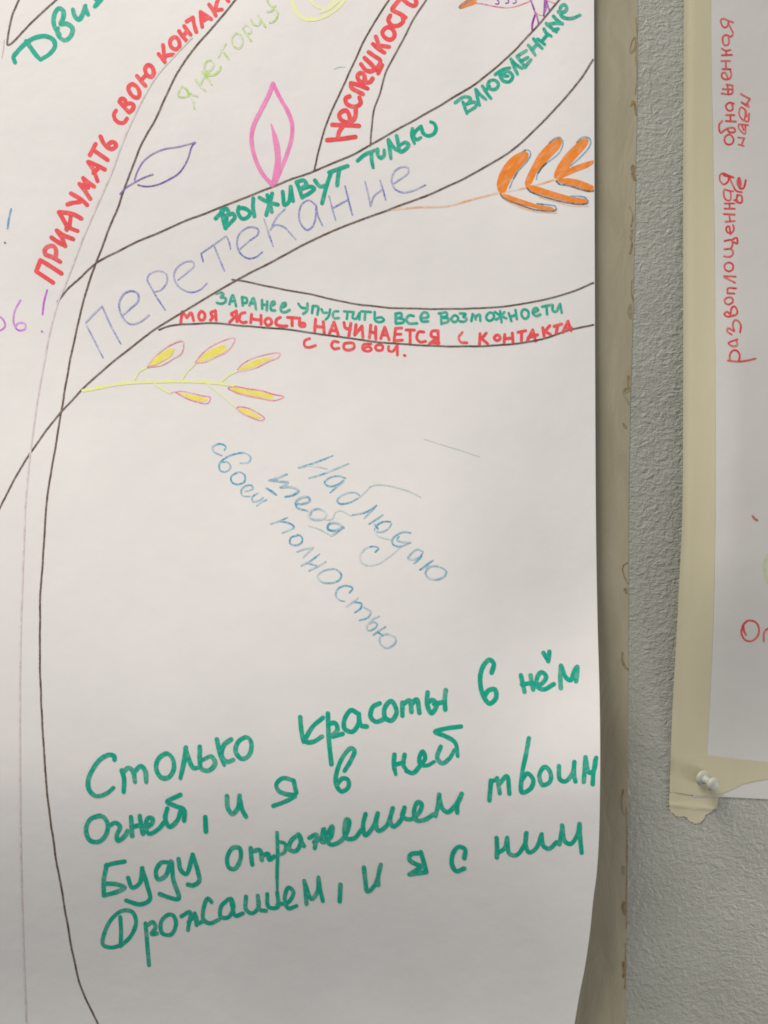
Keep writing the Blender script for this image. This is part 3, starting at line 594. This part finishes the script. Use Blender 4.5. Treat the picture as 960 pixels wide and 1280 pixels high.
word2(2.3, 'h:362,215 300,190 240,165 200,180 195,250 240,300 290,270 310,200 | 240,190 330,215 | 310,220 350,300 400,382 467,396 | 357,385 300,378 250,365 240,420 270,490 320,495 332,440 320,380 | 253,535 372,535 | 253,600 377,600 | 310,535 315,600 | 243,665 377,670 | 263,760 377,750 | 310,670 320,755 | 357,800 367,850 330,900 280,880 275,830 305,815 322,912 | 253,997 335,987 352,1040 330,1088 | 253,1098 340,1098 357,1150 320,1190 243,1185 | 335,987 402,958 407,1030 370,1012 | i:265,68 220,95 225,145 265,165 305,140 305,90 265,68 | 213,215 337,220 | 215,225 327,282 | 342,345 255,345 250,397 | 250,397 322,400 | 260,440 220,465 230,505 265,515 305,490 300,450 260,440 | 320,630 250,647 215,620 245,595 280,620 290,560 320,535 352,580 345,620 300,640 | 292,837 245,800 255,770 300,790 322,802 305,740 325,685 360,690 392,740 383,812 | 352,888 260,930 310,962 352,950 345,900 | 253,1115 370,1125 480,1110 547,1093 | 275,1110 275,1050 310,1005 350,1010 380,1060 370,1115', 'long red word of the lower line, written upwards')
word2(2.6, 'h:430,222 410,270 430,330 450,310 440,240 430,222 | 430,260 440,320 | 440,350 470,355 492,335 513,248 | 405,432 458,438 462,522 400,515 410,440 | 372,495 412,500', 'two small red letters beside the lower line')
word2(2.4, 'u:215,1002 182,1040 172,1100 200,1150 250,1160 300,1120 310,1060 285,1010 230,996 192,1020 190,1070 207,1112 | 350,1162 355,1090 384,1062 420,1068 440,1110 448,1160', 'red letters Оп at the right edge of the photograph')
draw('pen_mark', 'rust2', 3.0, 'u:262,162 275,182 296,196', small, P_small, label='small rust brown mark')
draw('pen_mark', 'lime2', 3.2, 'u:420,455 384,482 362,520 356,580 368,650 390,700', small, P_small, label='pale green curve at the right')

# ================================================================== masking tape round the second poster
def Hm(x, y):      # the tape bridges wall and paper
    a = edge(ML, y)
    return H_small(x, y)+0.0002-0.0006*(1-sm(a, a+14, x))+0.0004*math.exp(-((x-a)/3)**2)+0.00012*mnoise.noise(Vector((x*0.05, y*0.02, 0)))
ML = [(855, -120), (855, 0), (854.5, 120), (854, 240), (854, 480), (853, 640), (850, 710), (846, 790), (842, 860), (840, 900), (838, 960), (837, 994)]
MR = [(888, -120), (889, 60), (891, 180), (893, 300), (894, 480), (894, 640), (892, 760), (888, 860), (885, 920), (884, 946), (890, 960), (900, 994)]
Pm = on(Hm)
strip('masking_tape', lambda y: edge(ML, y), lambda y: edge(MR, y), -110, 990, 4, 16, Pm, M['mask'], 0.0001,
      label='long cream masking tape strip down the left edge of the second poster', cat='tape', group='masking tape round the second poster')
def Hb(x, y): return Hm(x, y)+0.00012
Pb = on(Hb)
TT = [(842, 944), (880, 944), (905, 947), (937, 951), (960, 953), (1290, 960)]
TB = [(842, 990), (860, 993), (880, 995), (899, 993), (910, 989), (921, 984), (928, 980), (945, 976), (960, 974), (1290, 984)]
def lerp_x(pts, x):
    for (x0, y0), (x1, y1) in zip(pts, pts[1:]):
        if x <= x1: return y0+(y1-y0)*max(0, (x-x0))/(x1-x0)
    return pts[-1][1]
vs, fs = [], []
nx, ny = 110, 10
for i in range(nx+1):
    x = 842+(1285-842)*(i/nx)**1.5
    for j in range(ny+1):
        a, b = lerp_x(TT, x), lerp_x(TB, x)
        vs.append(Pb(x, a+(b-a)*j/ny))
for i in range(nx):
    for j in range(ny):
        k = i*(ny+1)+j; fs.append((k, k+1, k+ny+2, k+ny+1))
o = mesh_obj('masking_tape', vs, fs, M['mask'], label='cream masking tape strip along the bottom edge of the second poster, under the pin',
         cat='tape', group='masking tape round the second poster')
solid(o, 0.00015)
# torn end sticking out below
poly = parse('q:120,470 112,520 111,560 117,596 114,622 131,655 152,668 166,684 200,692 238,688 262,698 276,716 287,730 316,742 332,752 356,748 386,741 398,722 414,712 420,682 450,662 476,650 488,634 509,622 522,596 531,580 534,556 526,500 400,470 250,460')[0]
c = []
for p0, p1 in zip(poly, poly[1:]+poly[:1]):
    for q in range(4):
        c.append((p0[0]+(p1[0]-p0[0])*q/4+random.uniform(-.3, .3), p0[1]+(p1[1]-p0[1])*q/4+random.uniform(-.3, .3)))
c.append(c[0])
fl = on(lambda x, y: 0.0006+0.0006*math.exp(-((y-1006-(x-838)*0.1)/3.0)**2)+0.0003*mnoise.noise(Vector((x*0.08, y*0.08, 2))))
cx = sum(p[0] for p in c)/len(c); cy = sum(p[1] for p in c)/len(c)
vs, fs = [fl(cx, cy)], []
rings = 8; n = len(c)-1
for k in range(1, rings+1):
    for i in range(n): vs.append(fl(cx+(c[i][0]-cx)*k/rings, cy+(c[i][1]-cy)*k/rings))
for i in range(n): fs.append((0, 1+(i+1) % n, 1+i))
for k in range(rings-1):
    for i in range(n):
        a = 1+k*n+i; b = 1+k*n+(i+1) % n; fs.append((a, b, b+n, a+n))
o = mesh_obj('masking_tape', vs, face_front(vs, fs), M['mask'], label='torn cream masking tape scrap stuck below the lower left corner of the second poster',
         cat='tape', group='masking tape round the second poster')
solid(o, 0.00015)

# ================================================================== push pin
base = Vector(Pb(876, 971)); base.y -= 0.0001
pin = empty('push_pin', base, cat='pin', label='white plastic push pin stuck through the masking tape at the poster corner')
ax = Vector((0.36, -1.0, -0.14)).normalized()
rot = Vector((0, 0, 1)).rotation_difference(ax).to_matrix()
def lathe(name, prof, mat, seg=28):
    vs, fs = [], []
    for z, r in prof:
        for i in range(seg):
            a = 2*math.pi*i/seg
            vs.append(tuple(rot @ Vector((r*math.cos(a), r*math.sin(a), z))))
    for j in range(len(prof)-1):
        for i in range(seg):
            fs.append((j*seg+i, j*seg+(i+1) % seg, (j+1)*seg+(i+1) % seg, (j+1)*seg+i))
    fs.append(tuple(range((len(prof)-1)*seg, len(prof)*seg))); fs.append(tuple(reversed(range(seg))))
    return mesh_obj(name, vs, fs, mat, pin)
mm = 0.001
lathe('needle', [(-6*mm, 0.1*mm), (-5*mm, 0.5*mm), (2.2*mm, 0.5*mm)], M['steel'])
lathe('collar', [(0.9*mm, 2*mm), (1.0*mm, 5.4*mm), (1.5*mm, 6.1*mm), (2.4*mm, 6.3*mm), (3.4*mm, 5.9*mm), (4.4*mm, 4.6*mm), (4.9*mm, 3.6*mm), (5.0*mm, 2.4*mm)], M['pin'])
lathe('grip', [(4.7*mm, 3.9*mm), (6*mm, 3.1*mm), (8*mm, 2.8*mm), (10*mm, 3.1*mm), (11*mm, 3.8*mm)], M['pin'])
lathe('head', [(10.6*mm, 3.4*mm), (11.2*mm, 4.6*mm), (12.2*mm, 5.2*mm), (13.4*mm, 5.4*mm), (14.6*mm, 5.0*mm), (15.4*mm, 4.0*mm), (15.9*mm, 2.4*mm), (16.0*mm, 0.8*mm)], M['pin'])
